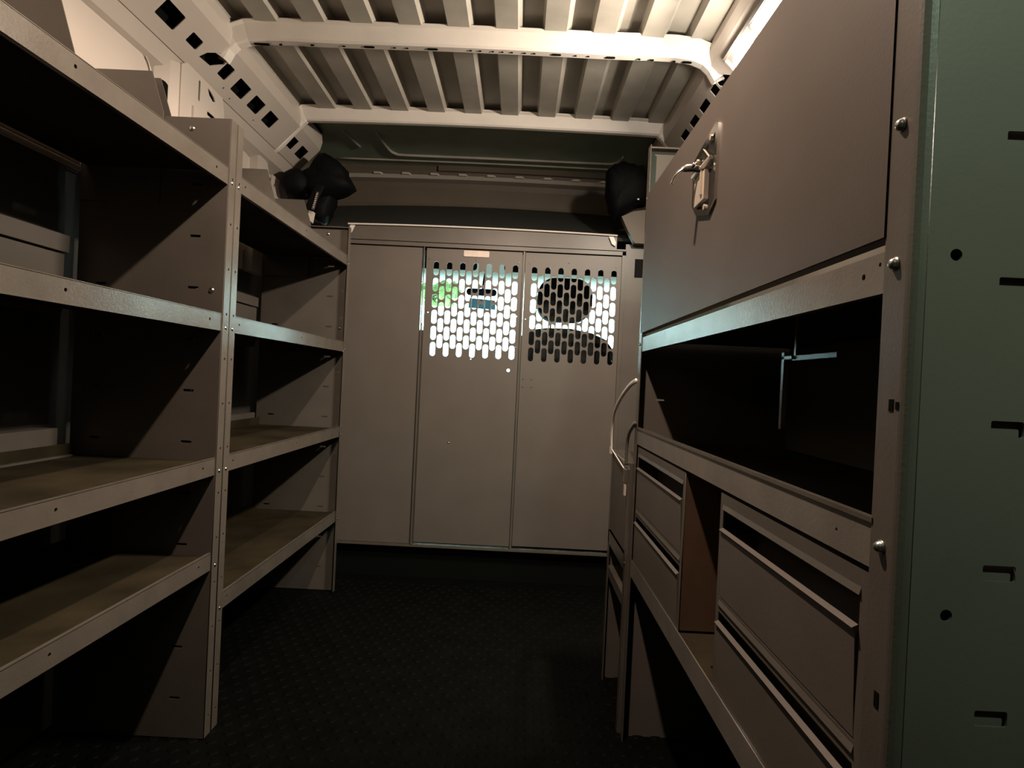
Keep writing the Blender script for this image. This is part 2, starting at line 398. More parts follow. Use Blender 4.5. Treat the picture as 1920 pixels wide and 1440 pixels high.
# horizontal stringers on the left wall seen at the back of the bays
for k, (y0, y1, z0, z1, d) in enumerate(((.30, 1.447, 1.163, 1.203, .040), (.30, 1.440, 1.02, 1.158, .034), (.30, 1.435, .702, .748, .040), (.30, 1.460, .674, .684, .060), (.30, 1.447, .52, .670, .046), (1.60, 2.505, 1.163, 1.200, .040), (1.60, 2.505, 1.0, 1.158, .034), (1.60, 2.520, .688, .730, .040))):
    struct(boxes('trim_%d' % (17+k), [(XL+.001, XL+d, y0, y1, z0, z1)], M['steel'], bevel=.002))

# ------------------------------------------------------------------ header over the cab
hy = 3.20
def arch(x): return .014*(1-((x+.18)/.85)**2)
bm = bmesh.new()
xs = [-1.12+1.84*i/28 for i in range(29)]
def strip(bm, prof, xs):
    rings = [[bm.verts.new((x, y, z+arch(x)*k)) for (y, z, k) in prof] for x in xs]
    n = len(prof)
    for A, B in zip(rings, rings[1:]):
        for i in range(n): bm.faces.new((A[i], A[(i+1) % n], B[(i+1) % n], B[i]))
    bm.faces.new(rings[0]); bm.faces.new(list(reversed(rings[-1])))
strip(bm, [(hy, 1.882, 1), (hy-.012, 1.80, 1), (hy, 1.775, 1), (hy+.03, 1.775, 1), (hy+.03, 1.882, 1)], xs)
struct(bm_obj('trim_25', bm, M['header']))
bm = bmesh.new(); strip(bm, [(hy-.012, 1.775, 2), (hy-.05, 1.757, 2), (hy-.30, 1.62, 1.5), (2.79, 1.575, 1), (2.79, 1.56, 1), (hy+.03, 1.70, 1), (hy+.03, 1.775, 2)], xs)
struct(bm_obj('trim_26', bm, M['trimblack']))
bm = bmesh.new()
strip(bm, [(hy-.045, 1.917, 1), (hy-.060, 1.928, 1), (hy-.055, 1.934, 1), (hy-.030, 1.927, 1), (hy+.03, 1.922, 1), (hy+.03, 1.915, 1)], xs)
for i in range(9):
    x = -.80+i*.145
    prism(bm, [(x, hy-.058), (x+.055, hy-.058), (x+.045, hy-.075), (x+.012, hy-.075)], 'z', 1.929+arch(x), 1.938+arch(x))
struct(bm_obj('trim_27', bm, M['white'], bevel=0))
bm = bmesh.new(); strip(bm, [(hy+.01, 1.975, 1), (hy+.02, 2.03, 1), (hy+.03, 2.03, 1), (hy+.03, 1.87, 1), (hy+.02, 1.87, 1)], xs)
struct(bm_obj('trim_28', bm, M['header']))
bm = bmesh.new(); strip(bm, [(hy-.005, 1.975, 1), (hy+.0, 2.02, 1), (hy+.006, 2.02, 1), (hy+.006, 1.972, 1)], [-.47+.93*i/14 for i in range(15)])
struct(bm_obj('trim_29', bm, M['header']))

struct(boxes('trim_41', [(-1.14, -1.10, 2.77, 3.25, 1.55, 2.06), (.70, .74, 2.77, 3.25, 1.55, 2.06), (-1.14, -1.04, 2.772, 2.80, 1.74, 2.0), (.66, .74, 2.772, 2.80, 1.74, 2.0)], M['header']))
# ------------------------------------------------------------------ cab shell and glass
boxlist = [(-1.17, .77, 3.235, 3.66, 1.625, 1.70)]
struct(boxes('trim_30', boxlist, M['trimblack']))                 # headliner
bm = bmesh.new()                                                  # cab sides under and around the side windows
for (a, b) in ((-1.17, -1.12), (.72, .77)):
    box(bm, a, b, 3.20, 3.40, 0, 1.66); box(bm, a, b, 3.40, 4.5, 0, .92)
    prism(bm, [(3.40, 1.60), (3.66, 1.60), (4.45, .92), (4.53, .92), (3.70, 1.70), (3.40, 1.70)], 'x', a, b)
    box(bm, a, b, 3.2, 3.40, 1.6, 2.05)
struct(bm_obj('wall_front', bm, M['trimblack']))
struct(boxes('trim_31', [(-1.17, .77, 3.95, 4.55, -.3, .92), (-1.17, .77, 3.2, 4.0, -.35, -.3), (-1.17, .77, 3.18, 3.20, -.35, 0)], M['trimblack'], bevel=.01))
bm = bmesh.new(); prism(bm, [(3.66, 1.64), (4.50, .91), (4.504, .915), (3.664, 1.645)], 'x', -1.12, .72)
struct(bm_obj('window_1', bm, M['windshield']))
for i, x in ((2, -1.14), (3, .74)):
    bm = bmesh.new(); prism(bm, [(3.40, .92), (4.44, .92), (3.66, 1.60), (3.40, 1.60)], 'x', x, x+.004)
    struct(bm_obj('window_%d' % i, bm, M['glass']))

# ================================================================== PARTITION
PY = 2.75
part = thing('partition', 'grey steel cab partition with two perforated doors and one plain panel across the van', 'partition', (-.2, PY, .16))
def perf_holes(x0, z0, ncol=7):
    px_, pz_, w, h = .0592, .0722, .0248, .0625; out = []
    for i in range(2*ncol-1):
        n = 6 if i % 2 == 0 else 5
        for j in range(n):
            out.append(rrect(x0+i*px_/2, z0-(j+(.5 if i % 2 else 0))*pz_, w, h, w/2-.0003, 5))
    return out
# plain left panel
plate('panel', rect(-.795, -.455, .160, 1.487), [], .010, MXZ(PY), M['panel'], part)
d1 = plate('door', rect(-.437, -.008, .168, 1.487), perf_holes(-.392, 1.398)+[circ(-.048, .957, .0075, 12), circ(-.218, 1.000, .003, 8), circ(-.420, 1.20, .003, 8), circ(-.022, 1.20, .003, 8)], .008, MXZ(PY), M['panel'], part)
d2 = plate('door', rect(.006, .436, .172, 1.487), perf_holes(.049, 1.394)+[circ(.412, 1.02, .003, 8), circ(.018, 1.19, .003, 8)], .008, MXZ(PY), M['panel'], part)
plate('label_plate', rrect(-.214, 1.470, .114, .027, .004, 3), [], .003, MXZ(PY-.007), M['plate'], d1)['label'] = 'bare metal label plate riveted above the perforations'
for (d, x, z) in ((d1, -.424, 1.44), (d1, -.022, 1.44), (d1, -.214, 1.445), (d2, .412, 1.44), (d2, .20, 1.45), (d2, .025, 1.44), (d1, -.02, 1.06), (d1, -.30, .62)):
    dome('rivet', (x, PY-.0042, z), (0, -1, 0), .0035, M['zinc'], d)
for (x, z) in ((.02, .92), (.02, .885), (.058, .92), (.058, .885)):
    bm = bmesh.new(); prism(bm, circ(x, z, .0022, 8), 'y', PY-.0055, PY-.003); bm_obj('peg_hole', bm, M['inner'], d2)
# frame: stiles, top rails, bottom lip
bm = bmesh.new()
box(bm, -.455, -.437, PY+.004, PY+.03, .155, 1.12)
box(bm, -.449, -.443, PY-.014, PY+.004, .155, 1.15)
box(bm, -.449, -.446, PY-.014, PY-.002, 1.15, 1.50)
box(bm, -.452, -.449, PY-.003, PY+.03, 1.38, 1.50)
box(bm, -.004, .004, PY-.006, PY+.03, .16, 1.50)
box(bm, -.012, -.004, PY+.006, PY+.03, .16, 1.50)
box(bm, .436, .452, PY-.012, PY+.03, .13, 1.51)
box(bm, -.80, -.792, PY-.012, PY+.03, .13, 1.51)
bm_obj('stile', bm, M['steel'], part)
boxes('top_rail', [(-.80, .455, PY-.012, PY-.006, 1.497, 1.509), (-.80, .455, PY-.012, PY+.03, 1.492, 1.497), (-.80, .455, PY-.014, PY-.006, 1.512, 1.518)], M['steel'], part, bevel=.001)
boxes('leak_strip', [(-.80, .455, PY+.006, PY+.012, 1.478, 1.515)], M['steel'], part)  # added behind the doors to stop light leaking over them
boxes('bottom_rail', [(-.80, .455, PY-.014, PY+.02, .148, .158)], M['lip'], part, bevel=.002)
# header sheet with curved bright upper edge and clips
bm = bmesh.new(); xs2 = [-.795+1.205*i/24 for i in range(25)]
strip(bm, [(PY-.004, 1.512, 0), (PY-.002, 1.570, 1), (PY+.002, 1.570, 1), (PY+.002, 1.512, 0)], xs2)
bm_obj('header_sheet', bm, M['steel'], part)
bm = bmesh.new(); strip(bm, [(PY-.012, 1.569, 1), (PY-.014, 1.575, 1), (PY+.04, 1.578, 1), (PY+.04, 1.572, 1)], xs2)
bm_obj('edge_strip', bm, M['bow'], part)
for (x, s) in ((-.782, 1), (.392, -1)):
    bm = bmesh.new(); prism(bm, [(x, 1.572), (x+s*.020, 1.572), (x+s*.006, 1.540), (x-s*.010, 1.530), (x-s*.012, 1.548)], 'y', PY-.016, PY-.010)
    bm_obj('edge_clip', bm, M['bow'], part)
boxes('wing', [(.452, .72, PY, PY+.012, 0, 1.545), (-1.12, -.80, PY, PY+.012, 0, 1.56)], M['steel'], part)
boxes('kick_plate', [(-.80, .455, PY+.03, PY+.04, 0, .16)], M['inner'], part)
boxes('slot_plate', [(.495, .53, PY-.006, PY-.001, 1.40, 1.48)], M['black'], part)

# ================================================================== LEFT SHELVING
def shelving(y0, y1, zs, name, label, flip=False):
    root = thing(name, label, 'shelving unit', (-.9, (y0+y1)/2, 0), 'shelving units along the left wall')
    xf = -.725
    for s, y in ((1, y0), (-1, y1)):
        if s < 0 and flip: s, y = 1, y1-.029
        out = [(xf-.001, .0034), (xf-.36, .0034), (xf-.36, 1.30), (xf-.168, 1.512), (xf-.001, 1.512)]
        hs = []
        for k in range(11):
            z = .10+k*.125
            hs.append(rrect(xf-.075, z, .026, .006, .002, 2))
            if k < 9: hs.append(rrect(xf-.30, z, .026, .006, .002, 2))
        ep = plate('end_panel', out, hs, .002, MXZ(y), M['steel'], root)
        fz = [circ(y+s*.017, .05+.11*k, .0035, 8) for k in range(13)]
        f_ = plate('front_flange', rect(min(y, y+s*.029), max(y, y+s*.029), .0034, 1.512), fz, .0022, MYZ(xf), M['lip'], ep)
        boxes('top_flange', [(xf-.168, xf-.002, min(y, y+s*.018), max(y, y+s*.018), 1.509, 1.512)], M['steel'], ep)
        # raised back gusset above the top shelf
        plate('back_gusset', [(xf-.359, 1.30), (xf-.359, 1.618), (xf-.196, 1.618), (xf-.164, 1.520), (xf-.166, 1.30)], [], .002, MXZ(y-.004 if s > 0 else y-.012), M['steel'], ep)
        dome('bolt', (xf-.095, y-.001, 1.485), (0, -1, 0), .006, M['zinc'], ep)
        dome('bolt', (xf-.030, y-.001, 1.095), (0, -1, 0), .006, M['zinc'], ep)
    ym = y0+.65 if y0 > 1.5 else y0+.73
    plate('back_gusset', [(xf-.359, 1.385), (xf-.359, 1.618), (xf-.200, 1.618), (xf-.164, 1.500), (xf-.160, 1.385)], [], .002, MXZ(ym), M['steel'], root)
    for z in zs:
        xi = xf-.0016
        bmx = bmesh.new()
        a, b = y0+.003, (y1-.031 if flip else y1-.003)
        box(bmx, xf-.345, xi-.002, a, b, z-.010, z-.008)
        box(bmx, xf-.347, xf-.345, a, b, z-.010, z+.022)
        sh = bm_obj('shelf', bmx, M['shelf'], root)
        holes = [circ(a+.055, z-.018, .0035, 8), circ(b-.055, z-.018, .0035, 8), circ((a+b)/2, z-.018, .0035, 8)]
        lip = plate('lip', rect(a, b, z-.041, z), holes, .002, MYZ(xi-.0012), M['lip'], sh)
        boxes('hem', [(xi-.010, xi-.002, a, b, z-.041, z-.039), (xi-.007, xi-.0002, a, b, z-.001, z+.0015)], M['lip'], sh)
        for y in (y0+.015, y1-.013):
            dome('screw', (xf+.001, y, z-.033), (1, 0, 0), .0042, M['zinc'], sh)
    return root
shelving(.455, 1.512, (1.394, 1.039, .688, .456), 'shelving_unit', 'grey steel shelving unit at the left edge of the photo, nearer of the two', True)
shelving(1.5185, 2.545, (1.394, 1.039, .688, .337), 'shelving_unit', 'grey steel shelving unit on the left beside the partition, farther of the two')

# ================================================================== RIGHT CABINET
CX = .31; CXB = .70; CY0, CY1 = .492, 1.60
cab = thing('storage_cabinet', 'tall grey steel storage cabinet with a latched upper door, filling the right side', 'cabinet', (.5, 1.05, 0))
hs = []; slots = []
for k, z in enumerate((1.352, 1.236, 1.1206, 1.0047, .8905, .7754, .6594, .544, .428)):
    c = .3925-.0007*k
    hs.append(rrect(c, z, .026, .0125, .0015, 2)); slots.append((c, z))
for (x, z) in ((.3425, 1.027), (.349, .740), (.3425, 1.31), (.349, .45)): hs.append(circ(x, z, .0048, 14))
ep = plate('end_panel', rect(CX+.010, CXB, 0, 1.515), hs, .002, MXZ(CY0), M['panel'], cab)
for (c, z) in slots: boxes('slot_backing', [(c-.019, c+.019, CY0+.0040, CY0+.0055, z-.011, z+.011)], M['panel'], ep)
boxes('hole_shade', [(.33, .36, CY0+.012, CY0+.014, 1.01, 1.045)], M['inner'], ep)  # added dark sheet, stands in for the shade inside the hole
# near post: rolled edge and face flange
bm = bmesh.new(); arc = []
for k in range(7):
    a = PI+PI/2*k/6; arc.append((CX+.010+.010*math.cos(a), CY0+.010+.010*math.sin(a)))
inner = [(CX+.010+.008*math.cos(PI+PI/2*k/6), CY0+.010+.008*math.sin(PI+PI/2*k/6)) for k in range(6, -1, -1)]
prism(bm, [(CX, CY0+.040)]+arc+inner+[(CX+.002, CY0+.040)], 'z', 0, 1.515)
np_ = bm_obj('post', bm, M['steel'], cab)
for z in (1.139, 1.023, .786, .545, 1.385): dome('screw', (CX, CY0+.024, z), (-1, 0, 0), .0052, M['zinc'], np_, h=.006)
for (y, z, w, h) in ((CY0+.020, .905, .006, .010), (CY0+.012, .905, .004, .006), (CY0+.020, .66, .006, .013), (CY0+.022, .585, .007, .012)):
    boxes('post_hole', [(CX-.0006, CX+.001, y-w/2, y+w/2, z-h/2, z+h/2)], M['inner'], np_)
ep2 = plate('end_panel', rect(CX+.002, CXB, 0, 1.530), [rrect(.37, .879, .022, .004, .001, 2)], .002, MXZ(CY1), M['panel'], cab)
boxes('post', [(CX-.001, CX+.001, CY1-.030, CY1, 0, 1.530), (CX, CX+.10, CY1-.016, CY1, 1.526, 1.530)], M['lip'], cab)
dome('screw', (CX-.001, CY1-.015, 1.395), (-1, 0, 0), .0045, M['zinc'], cab)
dome('screw', (CX-.001, CY1-.015, 1.02), (-1, 0, 0), .0045, M['zinc'], cab)
a, b = CY0+.038, CY1-.028
def rail(name, z0, z1, deck, holes=()):
    r = plate(name, rect(a, b, z0, z1), [circ(y, z, r_, 10) for y, z, r_ in holes], .002, MYZ(CX+.002), M['rail'], cab)
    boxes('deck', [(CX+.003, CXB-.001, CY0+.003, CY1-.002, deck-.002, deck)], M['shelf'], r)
    boxes('hem', [(CX+.003, CX+.010, a, b, z0, z0+.0015)], M['lip'], r)
    return r
rail('upper_rail', 1.001, 1.037, 1.030, [(a+.035, 1.020, .003), (a+.010, 1.027, .002)])
r = rail('middle_rail', .764, .806, .768, [(a+.06, .783, .002)])
boxes('rolled_edge', [(CX-.001, CX+.006, a, b, .803, .8075)], M['lip'], r, bevel=.0015)
rail('lower_rail', .425, .468, .466, [])
boxes('back_panel', [(CXB-.002, CXB, CY0+.002, CY1-.002, .02, 1.50)], M['steel'], cab)
# upper door with folded edges and paddle latch
bm = bmesh.new(); box(bm, CX-.0015, CX+.001, CY0+.0402, CY1-.012, 1.049, 1.405)
box(bm, CX-.001, CX+.016, CY0+.0402, CY1-.012, 1.403, 1.406); box(bm, CX-.001, CX+.016, CY0+.0402, CY1-.012, 1.049, 1.051)
box(bm, CX-.001, CX+.016, CY0+.0402, CY0+.043, 1.049, 1.406); box(bm, CX-.001, CX+.016, CY1-.014, CY1-.012, 1.049, 1.406)
door = bm_obj('door', bm, M['door'], cab)
fx = CX-.0015
lo = [(1.000, 1.345), (1.012, 1.352), (1.128, 1.330), (1.138, 1.318), (1.135, 1.246), (1.100, 1.220), (1.035, 1.205), (1.004, 1.224)]
li = [(1.012, 1.335), (1.120, 1.318), (1.126, 1.310), (1.124, 1.250), (1.096, 1.230), (1.038, 1.216), (1.014, 1.232)]
latch = plate('latch', lo, [li], .005, MYZ(fx-.0025), M['chrome'], door)
latch['label'] = 'chrome paddle latch with a protruding handle'
bm = bmesh.new(); prism(bm, li, 'x', fx-.0015, fx-.0005); bm_obj('latch_dish', bm, M['darkmetal'], door)
bm = bmesh.new()
box(bm, fx-.010, fx-.002, 1.045, 1.105, 1.235, 1.285)
box(bm, fx-.013, fx-.009, 1.055, 1.064, 1.245, 1.285)
tube_bm(bm, [Vector((fx-.008, 1.02, 1.296)), Vector((fx-.008, 1.125, 1.296))], .004)
tube_bm(bm, [Vector((fx-.003, 1.085, 1.335)), Vector((fx-.010, 1.02, 1.296))], .0015)
for y, z in ((1.05, 1.222), (1.085, 1.238), (1.105, 1.318), (1.03, 1.333)): tube_bm(bm, [Vector((fx-.002, y, z)), Vector((fx-.008, y, z))], .005)
bm_obj('latch_body', bm, M['satin'], door)
bm = bmesh.new()
tube_bm(bm, smooth_path([(fx-.006, 1.075, 1.294), (fx-.022, 1.085, 1.300), (fx-.036, 1.095, 1.300), (fx-.048, 1.100, 1.287), (fx-.052, 1.103, 1.276)]), .0032, .007, 8)
tube_bm(bm, [Vector((fx-.020, 1.070, 1.301)), Vector((fx-.020, 1.100, 1.303))], .0042)
bm_obj('latch_handle', bm, M['chrome'], door, smooth=True)

# drawer modules standing on the lower deck
def drawer_module(y0, y1, label, side_mat):
    t = thing('drawer_module', label, 'drawers', (CX+.15, (y0+y1)/2, .468), 'drawer modules in the right cabinet')
    x0 = CX+.004; zb, zt = .469, .758
    bm = bmesh.new()
    for y in (y0, y1-.0015): box(bm, x0, CXB-.05, y, y+.0015, zb, zt)
    box(bm, x0, CXB-.05, y0, y1, zt-.0015, zt); box(bm, CXB-.052, CXB-.05, y0, y1, zb, zt); box(bm, x0, CXB-.05, y0, y1, zb, zb+.0015)
    bm_obj('housing', bm, side_mat, t)
    fr = plate('face_frame', rect(y0, y1, zb, zt), [rect(y0+.013, y1-.013, .474, .584), rect(y0+.013, y1-.013, .605, .741)], .002, MYZ(x0), M['steel'], t)
    # each drawer: sloping front, rolled lip, box behind
    for (z0, z1, slot) in ((.607, .705, .741), (.474, .568, .600)):
        bm = bmesh.new(); ya, yb = y0+.014, y1-.014
        prism(bm, [(x0-.001, z0), (x0-.004, z1-.004), (x0-.007, z1), (x0-.001, z1+.003), (x0+.003, z1-.003), (x0+.001, z0)], 'y', ya, yb)
        dr = bm_obj('drawer', bm, M['panel'], t)
        boxes('drawer_box', [(x0+.002, x0+.30, ya, ya+.001, z0+.002, z1-.004), (x0+.002, x0+.30, yb-.001, yb, z0+.002, z1-.004), (x0+.002, x0+.30, ya, yb, z0+.002, z0+.003), (x0+.05, x0+.052, ya, yb, z0+.002, slot-.002)], M['steel'], dr)
        bm = bmesh.new(); prism(bm, [(x0-.003, slot-.006), (x0-.001, slot+.001), (x0+.004, slot+.001), (x0+.002, slot-.004)], 'y', ya-.002, yb+.002)
        bm_obj('pull_lip', bm, M['steel'], dr)
    return t
drawer_module(.535, .925, 'wide grey drawer module at the front of the right cabinet, beside its near post', M['steel'])
drawer_module(1.120, 1.565, 'narrow-looking grey drawer module farther back in the right cabinet, with brownish side', M['wood'])
for (x, y) in ((.335, .985), (.345, .955)):
    bm = bmesh.new(); prism(bm, circ(x, y, .005, 10), 'z', .4664, .4672); bm_obj('deck_hole', bm, M['inner'], cab)

# small steel bracket on the back of the open bay
t = tag(boxes('hanging_bracket', [(.418, .421, .815, .945, .962, .969), (.414, .421, .966, .974, .855, .975), (.414, .418, .940, .974, .964, .969), (.418, .421, .935, .941, .969, 1.0275)], M['rail'], origin=(.42, .95, 1.02)), 'thin L-shaped steel bracket hanging in the dark open bay of the tall cabinet', 'bracket')

# low cabinet beyond it
lc = thing('low_cabinet', 'low grey steel cabinet between the tall storage cabinet and the partition', 'cabinet', (.5, 1.77, 0))
boxes('front_panel', [(CX-.006, CX-.003, 1.63, 1.905, .470, .705)], M['steel'], lc)
boxes('leak_strip', [(-.80, .455, PY+.006, PY+.012, 1.478, 1.515)], M['steel'], part)
boxes('bottom_rail', [(CX-.008, CX-.003, 1.625, 1.91, .425, .466), (CX-.008, CXB-.05, 1.625, 1.91, .464, .466)], M['lip'], lc)
boxes('lower_rail', [(CX-.006, CX-.003, 1.625, 1.91, .325, .355), (CX-.006, CXB-.05, 1.625, 1.91, .352, .354)], M['steel'], lc)
boxes('post', [(CX-.008, CX-.005, 1.605, 1.630, 0, .71)], M['lip'], lc)
boxes('post', [(CX-.008, CX-.005, 1.895, 1.915, 0, .71)], M['lip'], lc)
boxes('end_panel', [(CX-.004, CXB-.05, 1.913, 1.915, 0, .71)], M['steel'], lc)
boxes('end_panel', [(CX-.004, CXB-.05, 1.606, 1.608, 0, .71)], M['steel'], lc)
dome('screw', (CX-.008, 1.617, .445), (-1, 0, 0), .004, M['zinc'], lc)

# two pale tie straps looped beside the cabinet post
st = thing('tie_strap', 'larger pale curved strap looped from the tall cabinet post down to the low cabinet', 'strap', (.30, 1.9, .72), 'straps beside the cabinet post')
tube('webbing', [(.308, 1.612, .926), (.304, 1.68, .912), (.300, 1.78, .878), (.297, 1.86, .838), (.296, 1.895, .800), (.296, 1.905, .76), (.298, 1.905, .715)], .004, M['strap'], st, ry=.0075, n=8)
tube('thin_wire', [(.298, 1.905, .716), (.297, 1.80, .704), (.297, 1.665, .688)], .0018, M['strap'], st)
boxes('wire_end', [(.293, .300, 1.900, 1.912, .700, .722)], M['strap'], st, bevel=.001)
st = thing('tie_strap', 'smaller pale curved strap with a white-tipped clip below the larger loop', 'strap', (.30, 1.64, .7), 'straps beside the cabinet post')
tube('webbing', [(.308, 1.585, .818), (.304, 1.605, .806), (.300, 1.63, .785), (.299, 1.645, .755), (.299, 1.645, .70)], .0045, M['steel'], st, ry=.006, n=8)
boxes('clip', [(.293, .302, 1.625, 1.65, .655, .690)], M['lip'], st, bevel=.002)
boxes('clip_tip', [(.293, .298, 1.622, 1.634, .622, .650)], M['connector'], st, bevel=.002)['label'] = 'white clip tip'

# ================================================================== LAMPS
lp = thing('dome_lamp', 'lit rectangular dome lamp on the right roof rail above the cabinet', 'lamp', (.585, 1.63, 1.88))
# frame sits on the cant rail, tilted 45 degrees
p0 = Vector((.632, 0, 1.812)); v = Vector((-.7071, 0, .7071)); nn = Vector((-.7071, 0, -.7071))
def tilt(bm, u0, u1, v0, v1, n0, n1):
    vs = [bm.verts.new(p0+v*b+nn*c+Vector((0, a_, 0))) for a_ in (u0, u1) for b in (v0, v1) for c in (n0, n1)]
    for f in ((0, 1, 3, 2), (4, 6, 7, 5), (0, 4, 5, 1), (2, 3, 7, 6), (0, 2, 6, 4), (1, 5, 7, 3)): bm.faces.new([vs[i] for i in f])
bm = bmesh.new()
tilt(bm, 1.44, 1.80, .010, .100, -.012, .004); tilt(bm, 1.44, 1.80, .008, .016, .004, .016); tilt(bm, 1.44, 1.80, .094, .102, .004, .016)
tilt(bm, 1.44, 1.448, .010, .100, .004, .016); tilt(bm, 1.792, 1.80, .010, .100, .004, .016); tilt(bm, 1.615, 1.622, .010, .100, .004, .014)
bm_obj('lamp_housing', bm, M['steel'], lp, bevel=0)
bm = bmesh.new(); tilt(bm, 1.452, 1.612, .020, .090, .004, .012); bm_obj('lens', bm, M['lens'], lp)
bm = bmesh.new(); pc = p0+v*.055+nn*.010+Vector((0, 1.71, 0))
bmesh.ops.create_uvsphere(bm, u_segments=20, v_segments=12, radius=1)
bmesh.ops.transform(bm, matrix=Matrix.Translation(pc) @ Matrix.Diagonal((.030, .055, .030, 1)), verts=bm.verts)
bm_obj('bulb', bm, M['lens2'], lp, smooth=True)
ld = bpy.data.lights.new('side_lamp_light', 'AREA'); ld.energy = SIDE_LAMP_W; ld.color = (1, .84, .68); ld.shape = 'RECTANGLE'; ld.size = .05; ld.size_y = .22
lo_ = bpy.data.objects.new('side_lamp_light', ld); C.objects.link(lo_); lo_.parent = lp
lo_.location = p0+v*.055+nn*.046+Vector((0, 1.64, 0))-Vector((.585, 1.63, 1.88))
lo_.rotation_euler = Matrix((tuple(v), (0, 1, 0), tuple(-nn))).transposed().to_euler()
ld = bpy.data.lights.new('bulb_light', 'POINT'); ld.energy = BULB_W; ld.color = (1, .86, .72); ld.shadow_soft_size = .02
lo_ = bpy.data.objects.new('bulb_light', ld); C.objects.link(lo_); lo_.parent = lp
lo_.location = pc+nn*.052-Vector((.585, 1.63, 1.88))
# roof lamp over the aisle (above the frame)
rl = thing('unseen_lamp', 'flat round warm roof lamp over the aisle, above the frame', 'lamp', (-.10, .97, 1.97))
bm = bmesh.new(); prism(bm, circ(-.10, .97, .060, 28), 'z', 1.968, 2.005); bm_obj('lamp_housing', bm, M['connector'], rl)
bm = bmesh.new(); prism(bm, circ(-.10, .97, .050, 28), 'z', 1.962, 1.9675); bm_obj('lens', bm, M['lens'], rl)
ld = bpy.data.lights.new('roof_lamp_light', 'SPOT'); ld.energy = ROOF_LAMP_W*4; ld.color = (1, .76, .60); ld.shadow_soft_size = .02
ld.spot_size = math.radians(172); ld.spot_blend = .25
lo_ = bpy.data.objects.new('roof_lamp_light', ld); C.objects.link(lo_); lo_.parent = rl; lo_.location = (0, 0, -.014)

rr_ = thing('unseen_lamp', 'flat round added fill lamp at the rear, unseen above the frame', 'lamp', (.40, -.35, 1.97))  # made up to brighten the near end panel of the cabinet
bm = bmesh.new(); prism(bm, circ(.40, -.35, .060, 28), 'z', 1.968, 2.005); bm_obj('lamp_housing', bm, M['connector'], rr_)
bm = bmesh.new(); prism(bm, circ(.40, -.35, .050, 28), 'z', 1.962, 1.9675); bm_obj('lens', bm, M['lensfill'], rr_)
ld = bpy.data.lights.new('rear_fill_light', 'SPOT'); ld.energy = REAR_FILL_W*4; ld.color = (.74, 1, .74); ld.shadow_soft_size = .04
ld.spot_size = math.radians(72); ld.spot_blend = 1.0
lo_ = bpy.data.objects.new('rear_fill_light', ld); C.objects.link(lo_); lo_.parent = rr_; lo_.location = (0, 0, -.020)
lo_.rotation_euler = Vector((.12, .84, -.56)).to_track_quat('-Z', 'Y').to_euler()

# ================================================================== BLACK COVERS, BELT
t = thing('corner_cover', 'lumpy black plastic cover in the upper left corner over the partition', 'cover', (-.92, 2.70, 1.75), 'black corner covers over the partition')
bm = bmesh.new()
blob(bm, [(-1.07, 1.715), (-1.045, 1.765), (-.985, 1.785), (-.94, 1.73), (-.95, 1.675), (-1.03, 1.665)], 2.60, 2.76, .004)
bm_obj('side_lobe', bm, M['black'], t, smooth=True)
bm = bmesh.new()
blob(bm, [(-1.00, 1.74), (-.955, 1.80), (-.905, 1.862), (-.865, 1.852), (-.80, 1.805), (-.782, 1.76), (-.76, 1.722), (-.83, 1.688), (-.90, 1.668), (-.97, 1.68)], 2.62, 2.78, .006)
bm_obj('cover_shell', bm, M['black'], t, smooth=True)
bm = bmesh.new()
blob(bm, [(-.955, 1.68), (-.85, 1.70), (-.86, 1.64), (-.875, 1.59), (-.90, 1.565), (-.955, 1.60)], 2.66, 2.78, .004)
bm_obj('lower_fold', bm, M['black'], t, smooth=True)
t = thing('seat_belt', 'black belt webbing with a pale printed tag hanging beside the white block, upper left', 'belt', (-.92, 2.63, 1.62))
tube('webbing', [(-.875, 2.585, 1.70), (-.890, 2.582, 1.66), (-.905, 2.580, 1.62), (-.915, 2.580, 1.588)], .020, M['black'], t, ry=.003)
bm = bmesh.new(); prism(bm, [(-.885, 1.665), (-.876, 1.665), (-.893, 1.590), (-.904, 1.592)], 'y', 2.573, 2.576)
tg = bm_obj('tag', bm, M['steel'], t)
bm = bmesh.new()
for k in range(7):
    z = 1.655-k*.009; x = -.8835-k*.0019
    box(bm, x-.003, x+.003-(k % 3)*.001, 2.5715, 2.573, z-.0016, z+.0016)
bm_obj('printed_marks', bm, M['connector'], tg)
t = thing('anchor_block', 'small cream plastic block below the black cover at the upper left', 'block', (-.94, 2.62, 1.57))
bm = bmesh.new(); prism(bm, [(-.962, 1.548), (-.917, 1.548), (-.910, 1.592), (-.945, 1.596)], 'y', 2.60, 2.64); bm_obj('body', bm, M['connector'], t, bevel=.004)
bm = bmesh.new(); prism(bm, [(-.952, 1.556), (-.948, 1.556), (-.940, 1.588), (-.943, 1.588)], 'y', 2.597, 2.601); bm_obj('seam', bm, M['steel'], t)
t = thing('corner_cover', 'lumpy black plastic cover in the upper right corner over the partition', 'cover', (.43, 2.70, 1.75), 'black corner covers over the partition')
bm = bmesh.new()
blob(bm, [(.338, 1.835), (.365, 1.865), (.400, 1.888), (.45, 1.872), (.50, 1.868), (.53, 1.80), (.52, 1.71), (.46, 1.685), (.388, 1.640), (.365, 1.68), (.345, 1.75)], 2.62, 2.78, .006)
bm_obj('cover_shell', bm, M['black'], t, smooth=True)
for (x, z) in ((.475, 1.712),): dome('screw', (x, 2.63, z), (0, -1, 0), .006, M['zinc'], t)
t = thing('pillar_trim', 'cream pillar trim piece below the upper right black cover', 'trim', (.47, 2.70, 1.6))
